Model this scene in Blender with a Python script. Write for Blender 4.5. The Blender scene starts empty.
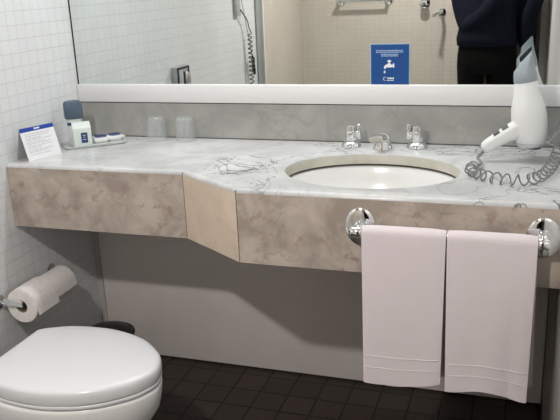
import bpy, bmesh, math, random
from math import sin, cos, pi, radians, sqrt
from mathutils import Vector, Matrix
random.seed(4)
S = bpy.context.scene
COL = S.collection

# ------------------------------------------------------------------ camera
CP = Vector((1.50578554, -2.25739502, 1.33934942))
RT = Vector((0.9489485, 0.31264864, -0.04180407))
UP = Vector((-0.05473192, 0.29372376, 0.95432215))
FW = Vector((-0.31064637, 0.90331455, -0.29584058))
cam = bpy.data.cameras.new('camera')
cam.sensor_fit = 'HORIZONTAL'
cam.sensor_width = 36.0
cam.lens = 36.0 * 740.0 / 560.0
cam.clip_start = 0.01
cam.clip_end = 30
co = bpy.data.objects.new('camera', cam)
COL.objects.link(co)
co.matrix_world = Matrix(((RT.x, UP.x, -FW.x, CP.x), (RT.y, UP.y, -FW.y, CP.y),
                          (RT.z, UP.z, -FW.z, CP.z), (0, 0, 0, 1)))
S.camera = co
# ------------------------------------------------------------------ exposure, world
S.view_settings.view_transform = 'Standard'
S.view_settings.look = 'None'
S.view_settings.exposure = 0.0
S.view_settings.gamma = 1.0
S.view_settings.use_curve_mapping = False
w = bpy.data.worlds.new('world')
S.world = w
w.use_nodes = True
w.node_tree.nodes['Background'].inputs[0].default_value = (.9, .95, 1, 1)
w.node_tree.nodes['Background'].inputs[1].default_value = 0.05
# ------------------------------------------------------------------ lights


def area(name, loc, direction, sx, sy, power, color, shape='RECTANGLE', xaxis=None):
    l = bpy.data.lights.new(name, 'AREA')
    l.shape = shape
    l.size = sx
    if shape == 'RECTANGLE':
        l.size_y = sy
    l.energy = power
    l.color = color
    o = bpy.data.objects.new(name, l)
    COL.objects.link(o)
    z = -Vector(direction).normalized()
    x = Vector(xaxis or (1, 0, 0))
    y = z.cross(x).normalized()
    x = y.cross(z)
    o.matrix_world = Matrix(((x.x, y.x, z.x, loc[0]), (x.y, y.y, z.y, loc[1]), (x.z, y.z, z.z, loc[2]), (0, 0, 0, 1)))
    return o


CEIL = 2.16
area('mirror_lamp_light', (.80, -.155, 1.945), (0, -.25, -1), 1.15, .06, 6.6, (.96, .985, 1.0))
area('ceiling_lamp_light', (.80, -2.08, 2.045), (0, .25, -1), .09, .09, 25.0, (1.0, .93, .90), 'DISK')

# ------------------------------------------------------------------ helpers


def add(name, bm, m, parent=None, smooth=True, angle=40, loc=None, normals=True):
    if normals:
        bmesh.ops.recalc_face_normals(bm, faces=bm.faces[:])
    me = bpy.data.meshes.new(name)
    bm.to_mesh(me)
    bm.free()
    if m:
        for mm in (m if isinstance(m, (list, tuple)) else [m]):
            me.materials.append(mm)
    if smooth:
        me.polygons.foreach_set('use_smooth', [True] * len(me.polygons))
        try:
            me.set_sharp_from_angle(angle=radians(angle))
        except Exception:
            pass
    o = bpy.data.objects.new(name, me)
    COL.objects.link(o)
    if parent is not None:
        o.parent = parent
    if loc is not None:
        o.location = loc
    return o


def thing(name, label, cat, loc=(0, 0, 0), rz=0, group=None):
    o = bpy.data.objects.new(name, None)
    o.empty_display_size = .05
    COL.objects.link(o)
    o.location = loc
    o.rotation_euler = (0, 0, rz)
    tag(o, label, cat, group)
    return o


def tag(o, label, cat, group=None):
    o['label'] = label
    o['category'] = cat
    if group:
        o['group'] = group
    return o


def struct(o):
    o['kind'] = 'structure'
    return o


def box(bm, x0, x1, y0, y1, z0, z1, bev=0, seg=2, mat=0):
    vs = [bm.verts.new((x, y, z)) for x in (x0, x1) for y in (y0, y1) for z in (z0, z1)]
    f = [(0, 1, 3, 2), (4, 6, 7, 5), (0, 4, 5, 1), (2, 3, 7, 6), (0, 2, 6, 4), (1, 5, 7, 3)]
    fs = [bm.faces.new([vs[i] for i in q]) for q in f]
    for q in fs:
        q.material_index = mat
    if bev:
        es = list({e for q in fs for e in q.edges})
        r = bmesh.ops.bevel(bm, geom=es, offset=bev, segments=seg, affect='EDGES', profile=.5)
        for q in r['faces']:
            q.material_index = mat
    return bm


def mkbox(*a, **k):
    return box(bmesh.new(), *a, **k)


def frame_of(d):
    d = Vector(d).normalized()
    a = Vector((0, 0, 1)) if abs(d.z) < .9 else Vector((1, 0, 0))
    x = a.cross(d).normalized()
    return x, d.cross(x), d


def loft(bm, rings, cap=True, mat=0, closed=False):
    R = [[bm.verts.new(p) for p in r] for r in rings]
    n = len(R[0])
    pairs = list(zip(R, R[1:])) + ([(R[-1], R[0])] if closed else [])
    for a, b in pairs:
        for i in range(n):
            bm.faces.new((a[i], a[(i + 1) % n], b[(i + 1) % n], b[i])).material_index = mat
    if cap and not closed:
        bm.faces.new(R[0][::-1]).material_index = mat
        bm.faces.new(R[-1]).material_index = mat
    return R


def lathe(bm, prof, origin=(0, 0, 0), axis=(0, 0, 1), n=32, mat=0, sx=1, sy=1, cap=True):
    """prof: list of (radius, height along axis)"""
    x, y, d = frame_of(axis)
    if tuple(axis) == (0, 0, 1):
        x, y = Vector((1, 0, 0)), Vector((0, 1, 0))
    o = Vector(origin)
    rings = [[o + d * h + (x * cos(2 * pi * i / n) * sx + y * sin(2 * pi * i / n) * sy) * max(r, 1e-4) for i in range(n)]
             for r, h in prof]
    loft(bm, rings, cap=cap, mat=mat)
    return bm


def tube(bm, pts, rad, n=10, mat=0, closed=False):
    pts = [Vector(p) for p in pts]
    N = len(pts)
    rads = rad if isinstance(rad, (list, tuple)) else [rad] * N
    t = (pts[1] - pts[0]).normalized()
    x, y, _ = frame_of(t)
    rings = []
    for i in range(N):
        a = pts[i - 1] if i > 0 else (pts[-1] if closed else pts[i])
        b = pts[(i + 1) % N] if (i < N - 1 or closed) else pts[i]
        t = (b - a).normalized()
        x = (x - t * x.dot(t)).normalized()
        y = t.cross(x)
        rings.append([pts[i] + (x * cos(2 * pi * k / n) + y * sin(2 * pi * k / n)) * rads[i] for k in range(n)])
    loft(bm, rings, cap=not closed, mat=mat, closed=closed)
    return bm


def spline(P, k=8):
    P = [Vector(p) for p in P]
    out = []
    for i in range(len(P) - 1):
        p0, p1, p2, p3 = P[max(i - 1, 0)], P[i], P[i + 1], P[min(i + 2, len(P) - 1)]
        for j in range(k):
            t = j / k
            out.append(.5 * ((2 * p1) + (p2 - p0) * t + (2 * p0 - 5 * p1 + 4 * p2 - p3) * t * t + (3 * p1 - p0 - 3 * p2 + p3) * t ** 3))
    out.append(P[-1])
    return out


def prism(bm, pts, z0, z1, bev=0, mat=0, top_only=False):
    a = [bm.verts.new((p[0], p[1], z0)) for p in pts]
    b = [bm.verts.new((p[0], p[1], z1)) for p in pts]
    n = len(pts)
    fs = [bm.faces.new(a[::-1]), bm.faces.new(b)]
    for i in range(n):
        fs.append(bm.faces.new((a[i], a[(i + 1) % n], b[(i + 1) % n], b[i])))
    for f in fs:
        f.material_index = mat
    if bev:
        es = list(fs[1].edges) if top_only else list({e for f in fs for e in f.edges})
        bmesh.ops.bevel(bm, geom=es, offset=bev, segments=3, affect='EDGES', profile=.5)
    return bm


# ------------------------------------------------------------------ materials


def mat(name, col=(.8, .8, .8), rough=.5, metal=0, spec=.5, trans=0, ior=1.45, emit=None, coat=0, sheen=0):
    m = bpy.data.materials.new(name)
    m.use_nodes = True
    b = m.node_tree.nodes['Principled BSDF']
    b.inputs['Base Color'].default_value = (*col, 1)
    b.inputs['Roughness'].default_value = rough
    b.inputs['Metallic'].default_value = metal
    b.inputs['Specular IOR Level'].default_value = spec
    b.inputs['Transmission Weight'].default_value = trans
    b.inputs['IOR'].default_value = ior
    b.inputs['Coat Weight'].default_value = coat
    b.inputs['Sheen Weight'].default_value = sheen
    if emit:
        b.inputs['Emission Color'].default_value = (*emit[0], 1)
        b.inputs['Emission Strength'].default_value = emit[1]
    return m


def nd(m, t, **k):
    n = m.node_tree.nodes.new(t)
    for a, v in k.items():
        if a in n.inputs:
            n.inputs[a].default_value = v
        else:
            setattr(n, a, v)
    return n


def lk(m, a, b):
    m.node_tree.links.new(a, b)


def bsdf(m):
    return m.node_tree.nodes['Principled BSDF']


def ramp(m, fac, stops):
    r = nd(m, 'ShaderNodeValToRGB')
    e = r.color_ramp.elements
    while len(e) < len(stops):
        e.new(.5)
    for q, (p, c) in zip(e, stops):
        q.position = p
        q.color = (*c, 1) if len(c) == 3 else c
    lk(m, fac, r.inputs[0])
    return r


def mottled(m, c1, c2, scale=8, detail=6, lo=.35, hi=.65, bump=0, rough=None):
    tc = nd(m, 'ShaderNodeTexCoord')
    n = nd(m, 'ShaderNodeTexNoise', Scale=scale, Detail=detail)
    lk(m, tc.outputs['Object'], n.inputs['Vector'])
    r = ramp(m, n.outputs['Fac'], [(lo, c1), (hi, c2)])
    lk(m, r.outputs[0], bsdf(m).inputs['Base Color'])
    if bump:
        b = nd(m, 'ShaderNodeBump', Strength=bump, Distance=.003)
        lk(m, n.outputs['Fac'], b.inputs['Height'])
        lk(m, b.outputs[0], bsdf(m).inputs['Normal'])
    return m


def tiles(name, c1, c2, grout, w, h, plane, org=(0, 0), mortar=.0016, bump=.35, rough=.3, offset=0.0, spec=.4):
    m = mat(name, c1, rough, spec=spec)
    tc = nd(m, 'ShaderNodeTexCoord')
    sp = nd(m, 'ShaderNodeSeparateXYZ')
    lk(m, tc.outputs['Object'], sp.inputs[0])
    cb = nd(m, 'ShaderNodeCombineXYZ')
    for i, ax in enumerate(plane):
        ad = nd(m, 'ShaderNodeMath', operation='ADD')
        ad.inputs[1].default_value = -org[i] + 40 * (w, h)[i]
        lk(m, sp.outputs[ax], ad.inputs[0])
        lk(m, ad.outputs[0], cb.inputs[i])
    br = nd(m, 'ShaderNodeTexBrick', offset=offset, squash=1.0)
    br.inputs['Color1'].default_value = (*c1, 1)
    br.inputs['Color2'].default_value = (*c2, 1)
    br.inputs['Mortar'].default_value = (*grout, 1)
    br.inputs['Scale'].default_value = 1
    br.inputs['Mortar Size'].default_value = mortar
    br.inputs['Mortar Smooth'].default_value = .4
    br.inputs['Bias'].default_value = 0
    br.inputs['Brick Width'].default_value = w
    br.inputs['Row Height'].default_value = h
    lk(m, cb.outputs[0], br.inputs['Vector'])
    n = nd(m, 'ShaderNodeTexNoise', Scale=5.0, Detail=5.0)
    lk(m, tc.outputs['Object'], n.inputs['Vector'])
    r = ramp(m, n.outputs['Fac'], [(.3, (.93, .92, .91)), (.7, (1, 1, 1))])
    mx = nd(m, 'ShaderNodeMixRGB', blend_type='MULTIPLY')
    mx.inputs[0].default_value = 1
    lk(m, br.outputs['Color'], mx.inputs[1])
    lk(m, r.outputs[0], mx.inputs[2])
    lk(m, mx.outputs[0], bsdf(m).inputs['Base Color'])
    inv = nd(m, 'ShaderNodeMath', operation='SUBTRACT')
    inv.inputs[0].default_value = 1
    lk(m, br.outputs['Fac'], inv.inputs[1])
    b = nd(m, 'ShaderNodeBump', Strength=bump, Distance=.002)
    lk(m, inv.outputs[0], b.inputs['Height'])
    lk(m, b.outputs[0], bsdf(m).inputs['Normal'])
    return m


M_LEFT = tiles('white_mosaic_left', (.76, .78, .79), (.74, .76, .78), (.67, .68, .69), .042, .0416, (1, 2), (0, 1.034), bump=.5)
M_RIGHT = tiles('white_mosaic_right', (.80, .81, .80), (.77, .79, .78), (.66, .66, .66), .042, .0416, (1, 2), (0, 1.034), bump=.5)
M_VAN = tiles('white_mosaic_vanity', (.6, .6, .58), (.57, .57, .55), (.45, .45, .44), .042, .0416, (0, 2), (0, 1.034))
M_REAR = tiles('beige_mosaic_rear', (.61, .56, .50), (.59, .54, .485), (.53, .48, .43), .042, .028, (0, 2), (0, 1.034), bump=.3)
M_REARL = tiles('beige_mosaic_shower', (.61, .56, .50), (.59, .54, .485), (.53, .48, .43), .042, .028, (1, 2), (0, 1.034), bump=.3)
M_FLOOR = tiles('dark_quarry_tile', (.055, .040, .033), (.042, .032, .027), (.010, .008, .008), .1, .1, (0, 1), (.59, -.175),
                mortar=.004, rough=.42, bump=.4, spec=.4)
M_CEIL = mat('ceiling_paint', (.82, .82, .8), .8)


def marble(name, base, alt, spot, vein, scale, rough=.25, spotlo=.62, veinw=.025, veinamt=.6, bump=0, spec=.4):
    m = mat(name, base, rough, spec=spec)
    tc = nd(m, 'ShaderNodeTexCoord')
    n1 = nd(m, 'ShaderNodeTexNoise', Scale=scale, Detail=8.0, Roughness=.62, Distortion=.6)
    n2 = nd(m, 'ShaderNodeTexNoise', Scale=scale * 2.7, Detail=7.0, Roughness=.6)
    n3 = nd(m, 'ShaderNodeTexNoise', Scale=scale * .8, Detail=5.0, Roughness=.55, Distortion=1.4)
    n4 = nd(m, 'ShaderNodeTexNoise', Scale=scale * .45, Detail=3.0)
    mp = nd(m, 'ShaderNodeMapping')
    mp.inputs['Location'].default_value = (3.3, 1.7, 5.1)
    lk(m, tc.outputs['Object'], mp.inputs[0])
    for n in (n1, n2, n4):
        lk(m, tc.outputs['Object'], n.inputs['Vector'])
    lk(m, mp.outputs[0], n3.inputs['Vector'])
    r1 = ramp(m, n1.outputs['Fac'], [(.38, base), (.62, alt)])
    r2 = ramp(m, n2.outputs['Fac'], [(spotlo, (0, 0, 0)), (spotlo + .1, (1, 1, 1))])
    mx = nd(m, 'ShaderNodeMixRGB')
    lk(m, r2.outputs[0], mx.inputs[0])
    lk(m, r1.outputs[0], mx.inputs[1])
    mx.inputs[2].default_value = (*spot, 1)
    # veins: thin band of n3 around .5, only where n4 is high
    sb = nd(m, 'ShaderNodeMath', operation='SUBTRACT')
    sb.inputs[1].default_value = .5
    lk(m, n3.outputs['Fac'], sb.inputs[0])
    ab = nd(m, 'ShaderNodeMath', operation='ABSOLUTE')
    lk(m, sb.outputs[0], ab.inputs[0])
    rv = ramp(m, ab.outputs[0], [(0, (1, 1, 1)), (veinw, (0, 0, 0))])
    r4 = ramp(m, n4.outputs['Fac'], [(.46, (0, 0, 0)), (.6, (veinamt,) * 3)])
    ml = nd(m, 'ShaderNodeMath', operation='MULTIPLY')
    lk(m, rv.outputs[0], ml.inputs[0])
    lk(m, r4.outputs[0], ml.inputs[1])
    m2 = nd(m, 'ShaderNodeMixRGB')
    lk(m, ml.outputs[0], m2.inputs[0])
    lk(m, mx.outputs[0], m2.inputs[1])
    m2.inputs[2].default_value = (*vein, 1)
    lk(m, m2.outputs[0], bsdf(m).inputs['Base Color'])
    return m


M_TOP = marble('counter_marble', (.50, .505, .51), (.65, .655, .655), (.47, .47, .46), (.09, .088, .08), 5, rough=.22, veinamt=.9, veinw=.014)
M_APR = marble('apron_marble', (.34, .285, .245), (.52, .455, .395), (.34, .25, .21), (.15, .115, .10), 9, rough=.35, spotlo=.58, veinamt=.3, veinw=.02)
M_DIA = marble('apron_marble_cream', (.60, .49, .39), (.68, .57, .46), (.54, .43, .34), (.42, .33, .26), 6, rough=.35, veinamt=.4)
M_BS = marble('backsplash_marble', (.36, .36, .34), (.45, .45, .425), (.40, .395, .375), (.27, .26, .245), 7, rough=.35, veinamt=.35)
M_RAW = mottled(mat('raw_marble_edge', (.5, .48, .42), .5), (.50, .48, .40), (.62, .60, .53), 14)
M_JOINT = mat('dark_joint', (.06, .05, .045), .8)
M_PANEL = mottled(mat('grey_panel_paint', (.5, .47, .45), .5), (.78, .72, .69), (.82, .765, .735), 6)
M_FRAME = mat('white_lacquer', (.82, .82, .82), .35)
M_MIRROR = mat('mirror_silver', (.84, .87, .85), .005, 1)
M_BLACK = mat('black_rubber', (.012, .012, .012), .5)
M_CHROME = mat('chrome', (.86, .87, .88), .07, 1)
M_CERAM = mat('white_ceramic', (.80, .80, .79), .22)
M_SEAT = mat('white_seat_plastic', (.70, .71, .73), .22, spec=.45)
M_PAPER = mottled(mat('tissue_paper', (.8, .76, .74), .95), (.76, .72, .70), (.82, .78, .76), 60, bump=.2)
M_CARD = mat('white_card', (.85, .86, .88), .6)
M_BLUE = mat('royal_blue_print', (.015, .06, .38), .5)
M_GREY = mat('grey_print', (.45, .48, .55), .6)
M_WHITE = mat('white_print', (.86, .88, .9), .5)
M_CAP = mat('slate_blue_plastic', (.085, .12, .175), .45)
M_NAVY = mat('navy_print', (.03, .05, .16), .5)
M_BOTTLE = mat('milky_plastic', (.82, .86, .84), .3, trans=.15)
M_SACHET = mat('pale_green_card', (.72, .80, .76), .45)
M_WRAP = mat('white_wrapper', (.86, .88, .88), .35)
M_TRAY = mat('frosted_tray', (.80, .83, .82), .25, trans=.35)
M_DRY = mat('white_dryer_plastic', (.80, .81, .81), .3)
M_NOZ = mat('grey_dryer_nozzle', (.30, .34, .37), .4)
M_NOZIN = mat('dark_nozzle_mouth', (.01, .012, .02), .7)
M_SW = mat('dark_switch', (.09, .09, .10), .4)
M_CORD = mat('grey_cord', (.22, .22, .22), .5)
M_BIN = mat('black_bin_plastic', (.020, .019, .018), .4)
M_ALU = mat('brushed_aluminium', (.55, .56, .56), .35, .8)
M_DOOR = mottled(mat('dark_brown_wood', (.09, .07, .055), .5), (.10, .078, .06), (.13, .10, .08), 6)
M_JAMB = mat('grey_door_frame', (.52, .51, .49), .5)
M_SHIRT = mottled(mat('navy_cloth', (.008, .010, .022), .9, spec=.2), (.0028, .0035, .009), (.0045, .006, .015), 30)
M_TROU = mat('black_cloth', (.0022, .0022, .0022), .9, spec=.15)
M_SKIN = mat('skin', (.42, .24, .17), .5)
M_HAIR = mat('dark_hair', (.015, .011, .009), .6)
M_LENS = mat('lamp_diffuser', (.9, .9, .9), .4, emit=((1, .98, .95), 4.0))
M_LENS2 = mat('lamp_dome', (.9, .9, .9), .4, emit=((1, .94, .92), 3.0))
M_PHONE = mat('phone_glass', (.01, .01, .012), .15)


def fabric():
    m = mat('white_terry', (.745, .675, .70), 1.0, spec=.1, sheen=.3)
    tc = nd(m, 'ShaderNodeTexCoord')
    n = nd(m, 'ShaderNodeTexNoise', Scale=420.0, Detail=2.0)
    lk(m, tc.outputs['Object'], n.inputs['Vector'])
    b = nd(m, 'ShaderNodeBump', Strength=.35, Distance=.002)
    lk(m, n.outputs['Fac'], b.inputs['Height'])
    lk(m, b.outputs[0], bsdf(m).inputs['Normal'])
    return m


M_TOWEL = fabric()
M_BAND = mat('towel_band_weave', (.74, .67, .695), .9, spec=.1)


def clear(name, tint=(.96, .98, .97), refl=.06, glint_mix=0):
    m = bpy.data.materials.new(name)
    m.use_nodes = True
    t = m.node_tree
    t.nodes.clear()
    out = t.nodes.new('ShaderNodeOutputMaterial')
    a = t.nodes.new('ShaderNodeBsdfTransparent')
    a.inputs[0].default_value = (*tint, 1)
    g = t.nodes.new('ShaderNodeBsdfGlossy')
    g.inputs['Roughness'].default_value = .03
    lw = t.nodes.new('ShaderNodeLayerWeight')
    lw.inputs['Blend'].default_value = .25
    mth = t.nodes.new('ShaderNodeMath')
    pw = t.nodes.new('ShaderNodeMath')
    pw.operation = 'POWER'
    pw.inputs[1].default_value = 4.0
    mth.operation = 'MULTIPLY_ADD'
    mth.inputs[1].default_value = .30
    mth.inputs[2].default_value = refl
    t.links.new(lw.outputs['Facing'], pw.inputs[0])
    t.links.new(pw.outputs[0], mth.inputs[0])
    mx = t.nodes.new('ShaderNodeMixShader')
    t.links.new(mth.outputs[0], mx.inputs[0])
    t.links.new(a.outputs[0], mx.inputs[1])
    t.links.new(g.outputs[0], mx.inputs[2])
    if glint_mix:        # diffuse white mixed in to imitate pale glints on the glass
        df = t.nodes.new('ShaderNodeBsdfDiffuse')
        df.inputs[0].default_value = (.9, .93, .93, 1)
        m2 = t.nodes.new('ShaderNodeMixShader')
        m2.inputs[0].default_value = glint_mix
        t.links.new(mx.outputs[0], m2.inputs[1])
        t.links.new(df.outputs[0], m2.inputs[2])
        mx = m2
    t.links.new(mx.outputs[0], out.inputs[0])
    return m


M_CLEAR = clear('clear_glass', (.99, .995, .993), .07, .10)
M_THICK = clear('thick_glass', (.97, .985, .98), .16)
M_SCREEN = clear('shower_glass', (.975, .985, .978), .015)
M_PLEX = clear('clear_plastic', (.90, .92, .92), .10)

# ------------------------------------------------------------------ room shell
XR, YB = 1.603, -2.75
CX1, CX2, D1, D2, ZC, ZA = .594, .813, .436, .584, .84, .641
ZF, ZM = .962, 1.022
struct(add('floor', mkbox(-.1, XR + .1, YB - .1, .11, -.06, 0), M_FLOOR, smooth=False))
struct(add('ceiling', mkbox(-.1, XR + .1, YB - .1, .11, CEIL, CEIL + .06), M_CEIL, smooth=False))
YS = -1.86                              # the shower begins here, its walls are beige
bm = bmesh.new()
box(bm, -.1, 0, YS, .01, 0, CEIL)
box(bm, -.1, 0, YB, YS, 0, CEIL, mat=1)
struct(add('wall_left', bm, [M_LEFT, M_REARL], smooth=False))
struct(add('wall_right', mkbox(XR, XR + .1, YB, .01, 0, CEIL), M_RIGHT, smooth=False))
struct(add('wall_back', mkbox(-.1, XR + .1, .01, .11, 0, CEIL), M_VAN, smooth=False))
DX0, DX1, DZ = 1.12, 1.553, 2.0        # doorway in the wall behind the photographer
bm = bmesh.new()
box(bm, -.1, DX0 - .035, YB - .1, YB, 0, CEIL)
box(bm, DX1 + .037, XR + .1, YB - .1, YB, 0, CEIL)
box(bm, DX0 - .035, DX1 + .037, YB - .1, YB, DZ + .035, CEIL)
struct(add('wall_front', bm, M_REAR, smooth=False))
bm = bmesh.new()
box(bm, DX0 - .035, DX0, YB - .1, YB + .018, 0, DZ + .035, .003)
box(bm, DX1, DX1 + .037, YB - .1, YB + .018, 0, DZ + .035, .003)
box(bm, DX0, DX1, YB - .1, YB + .018, DZ, DZ + .035, .003)
struct(add('trim_1', bm, M_JAMB, smooth=False))
door = add('door_1', mkbox(DX0 + .002, DX1 - .002, YB - .075, YB - .04, .005, DZ - .002, .002), M_DOOR)
struct(door)
bm = bmesh.new()
lathe(bm, [(.022, 0), (.022, .006), (.009, .008), (.009, .045)], (DX1 - .06, YB - .04, 1.0), (0, 1, 0), 20)
tube(bm, [(DX1 - .06, YB + .003, 1.0), (DX1 - .16, YB + .003, 1.0)], .008, 10)
add('door_handle', bm, M_CHROME, door)

# ------------------------------------------------------------------ vanity
van = thing('vanity_counter', 'long grey white marble vanity counter with stepped beige apron under the mirror', 'counter')
T = .02


def offs(P, t):
    """inner (towards +y) offset of an open polyline"""
    out = []
    P = [Vector((p[0], p[1])) for p in P]
    for i in range(len(P)):
        ns = []
        for a, b in ((i - 1, i), (i, i + 1)):
            if a >= 0 and b < len(P):
                d = (P[b] - P[a]).normalized()
                ns.append(Vector((-d.y, d.x)))
        n = sum(ns, Vector((0, 0))).normalized()
        out.append(P[i] + n * (t / n.dot(ns[0])))
    return out


FR = [(0.0, -D1), (CX1, -D1), (CX2, -D2), (XR, -D2)]
IN = offs(FR, T)
BX, BY, BA, BB = 1.110, -.335, .237, .187     # basin opening


def slab_bm():
    bm = bmesh.new()
    out = [(.001, -.001)] + [(max(p.x, .001), p.y) for p in IN[:3]] + [(XR - .001, IN[3].y), (XR - .001, -.001)]
    ov = [bm.verts.new((x, y, ZC)) for x, y in out]
    n = 72
    iv = [bm.verts.new((BX + BA * cos(2 * pi * i / n), BY + BB * sin(2 * pi * i / n), ZC)) for i in range(n)]
    es = []
    for L in (ov, iv):
        for i in range(len(L)):
            es.append(bm.edges.new((L[i], L[(i + 1) % len(L)])))
    bmesh.ops.triangle_fill(bm, use_beauty=True, edges=es)
    fs = bm.faces[:]
    r = bmesh.ops.extrude_face_region(bm, geom=fs)
    vs = [v for v in r['geom'] if isinstance(v, bmesh.types.BMVert)]
    bmesh.ops.translate(bm, vec=(0, 0, -.03), verts=vs)
    bmesh.ops.recalc_face_normals(bm, faces=bm.faces[:])
    rim = [e for e in bm.edges if all(abs(v.co.z - ZC) < 1e-5 and abs(((v.co.x - BX) / BA) ** 2 + ((v.co.y - BY) / BB) ** 2 - 1) < 1e-3 for v in e.verts)
           and e.calc_face_angle(0) > .5]
    bmesh.ops.bevel(bm, geom=rim, offset=.004, segments=2, affect='EDGES', profile=.5)
    return bm


bm = slab_bm()
bm.normal_update()
for f in bm.faces:          # the sawn rim of the opening is raw beige stone
    c = f.calc_center_median()
    if abs(f.normal.z) < .3 and ((c.x - BX) / BA) ** 2 + ((c.y - BY) / BB) ** 2 < 1.05:
        f.material_index = 1
add('countertop', bm, [M_TOP, M_RAW], van, angle=35)
for i, m in enumerate((M_APR, M_DIA, M_APR)):
    g = .0007
    P = [FR[i], FR[i + 1], tuple(IN[i + 1]), tuple(IN[i])]
    d = (Vector(FR[i + 1]) - Vector(FR[i])).normalized()
    P = [(P[0][0] + d.x * g, P[0][1] + d.y * g), (P[1][0] - d.x * g, P[1][1] - d.y * g), (P[2][0] - d.x * g, P[2][1] - d.y * g), (P[3][0] + d.x * g, P[3][1] + d.y * g)]
    if i == 0:
        P[0] = (.001, P[0][1]); P[3] = (.001, P[3][1])
    if i == 2:
        P[1] = (XR - .001, P[1][1]); P[2] = (XR - .001, P[2][1])
    bm = bmesh.new()
    prism(bm, P, ZA, ZC - .0005)
    top = [e for e in bm.edges if abs(e.verts[0].co.z - ZC) < .002 and abs(e.verts[1].co.z - ZC) < .002 and
           abs((e.verts[0].co.to_2d() - Vector(P[0])).length * 0 + min((e.verts[0].co.to_2d() - Vector(q)).length for q in P[:2])) < 1e-4 and
           min((e.verts[1].co.to_2d() - Vector(q)).length for q in P[:2]) < 1e-4]
    r = bmesh.ops.bevel(bm, geom=top, offset=.010, segments=3, affect='EDGES', profile=.5)
    for f in r['faces']:
        f.material_index = 1
    for f in bm.faces:
        if f.calc_center_median().z > ZC - .001:
            f.material_index = 1
    o = add('apron_panel', bm, [m, M_TOP], van, angle=50)
    if i == 1:
        o['label'] = 'cream angled apron panel at the step of the counter'
for i in (1, 2):        # dark glue joints between the apron panels
    a, b = Vector(FR[i]), IN[i]
    n = (a - b).normalized()
    tt = Vector((-n.y, n.x)) * .0009
    a = a + n * .0004
    bm = bmesh.new()
    prism(bm, [a + tt, a - tt, b - tt, b + tt], ZA + .001, ZC - .004)
    add('apron_joint', bm, M_JOINT, van, smooth=False)
bks = thing('backsplash', 'grey marble backsplash strip between the counter and the white mirror ledge', 'backsplash', (0, 0, 0))
add('slab', mkbox(.001, XR - .001, 0.0, .0095, ZC + .0002, ZF - .004, .0), M_BS, bks, smooth=False)
add('backsplash_joint', mkbox(.001, XR - .001, -.0022, 0.0, ZC + .0, ZC + .0025), M_JOINT, bks, smooth=False)

# washbasin under the oval cut-out
wb = thing('washbasin', 'white oval washbasin set under the opening in the marble counter', 'sink', (BX, BY, .81))
bm = bmesh.new()
prof = [(1.05, -.0045), (1.02, -.0065), (.995, -.012), (.965, -.04), (.88, -.085), (.68, -.125), (.4, -.145), (.12, -.15)]
inner = [[Vector((BA * s * cos(2 * pi * i / 64), BB * s * sin(2 * pi * i / 64), z)) for i in range(64)] for s, z in prof]
outer = [[Vector(((BA * s + .012) * cos(2 * pi * i / 64), (BB * s + .012) * sin(2 * pi * i / 64), z - .012)) for i in range(64)] for s, z in prof[::-1]]
loft(bm, inner + outer, cap=False, closed=True)
add('bowl', bm, M_CERAM, wb)
bm = bmesh.new()
loft(bm, [[(BA * s * cos(2 * pi * i / 64), BB * s * sin(2 * pi * i / 64), z) for i in range(64)] for s, z in ((1.035, -.0003), (1.002, -.0003), (1.002, -.0052), (1.035, -.0052))], cap=False, closed=True)
add('sealant_bead', bm, M_JOINT, wb, smooth=False)
bm = bmesh.new()
lathe(bm, [(.029, -.150), (.029, -.146), (.022, -.144), (.02, -.147), (.001, -.148)], n=28)
add('drain', bm, M_CHROME, wb)

# tap set: two turned handles and a short spout
fa = thing('faucet', 'chrome three-hole basin tap with short spout behind the oval washbasin', 'tap', (1.095, -.075, ZC))


def handle(x, y, s):
    bm = bmesh.new()
    lathe(bm, [(.031, 0), (.031, .004), (.029, .010), (.023, .017), (.015, .020)], (x, y, 0), n=28)
    add('flange', bm, M_CHROME, fa)
    k = bmesh.new()
    # D-shaped fluted knob with a raised fin on the side facing the spout
    n = 36
    rings = []
    for z, r in ((.018, .0145), (.022, .0165), (.030, .0172), (.060, .0172), (.067, .0160), (.069, .011)):
        rings.append([(x + r * (1 + .05 * cos(6 * (2 * pi * i / n))) * cos(2 * pi * i / n), y + r * (1 + .05 * cos(6 * (2 * pi * i / n))) * sin(2 * pi * i / n), z) for i in range(n)])
    loft(k, rings)
    box(k, x + s * .0255 - .005, x + s * .0255 + .005, y - .008, y + .008, .026, .073, .003)
    box(k, x + min(s * .010, s * .025), x + max(s * .010, s * .025), y - .005, y + .005, .030, .050, .001)
    add('tap_handle', k, M_CHROME, fa)


handle(-.101, .010, 1)
handle(.099, .018, -1)
bm = bmesh.new()
lathe(bm, [(.030, 0), (.030, .005), (.027, .012), (.026, .034), (.022, .044), (.010, .051)], (0, -.012, 0), n=32)
add('spout_base', bm, M_CHROME, fa)
bm = bmesh.new()
rings = []
for t, hw, hh, z in ((0, .018, .016, .028), (.025, .019, .014, .038), (.055, .020, .011, .048), (.085, .021, .0095, .051), (.100, .020, .009, .050)):
    y = -.012 - t
    rings.append([(hw * (abs(cos(a)) ** .6) * (1 if cos(a) > 0 else -1), y, z + hh * (abs(sin(a)) ** .6) * (1 if sin(a) > 0 else -1)) for a in [2 * pi * i / 24 for i in range(24)]])
loft(bm, rings)
lathe(bm, [(.009, 0), (.009, -.010)], (0, -.103, .038), n=20)
add('spout', bm, M_CHROME, fa)

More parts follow.
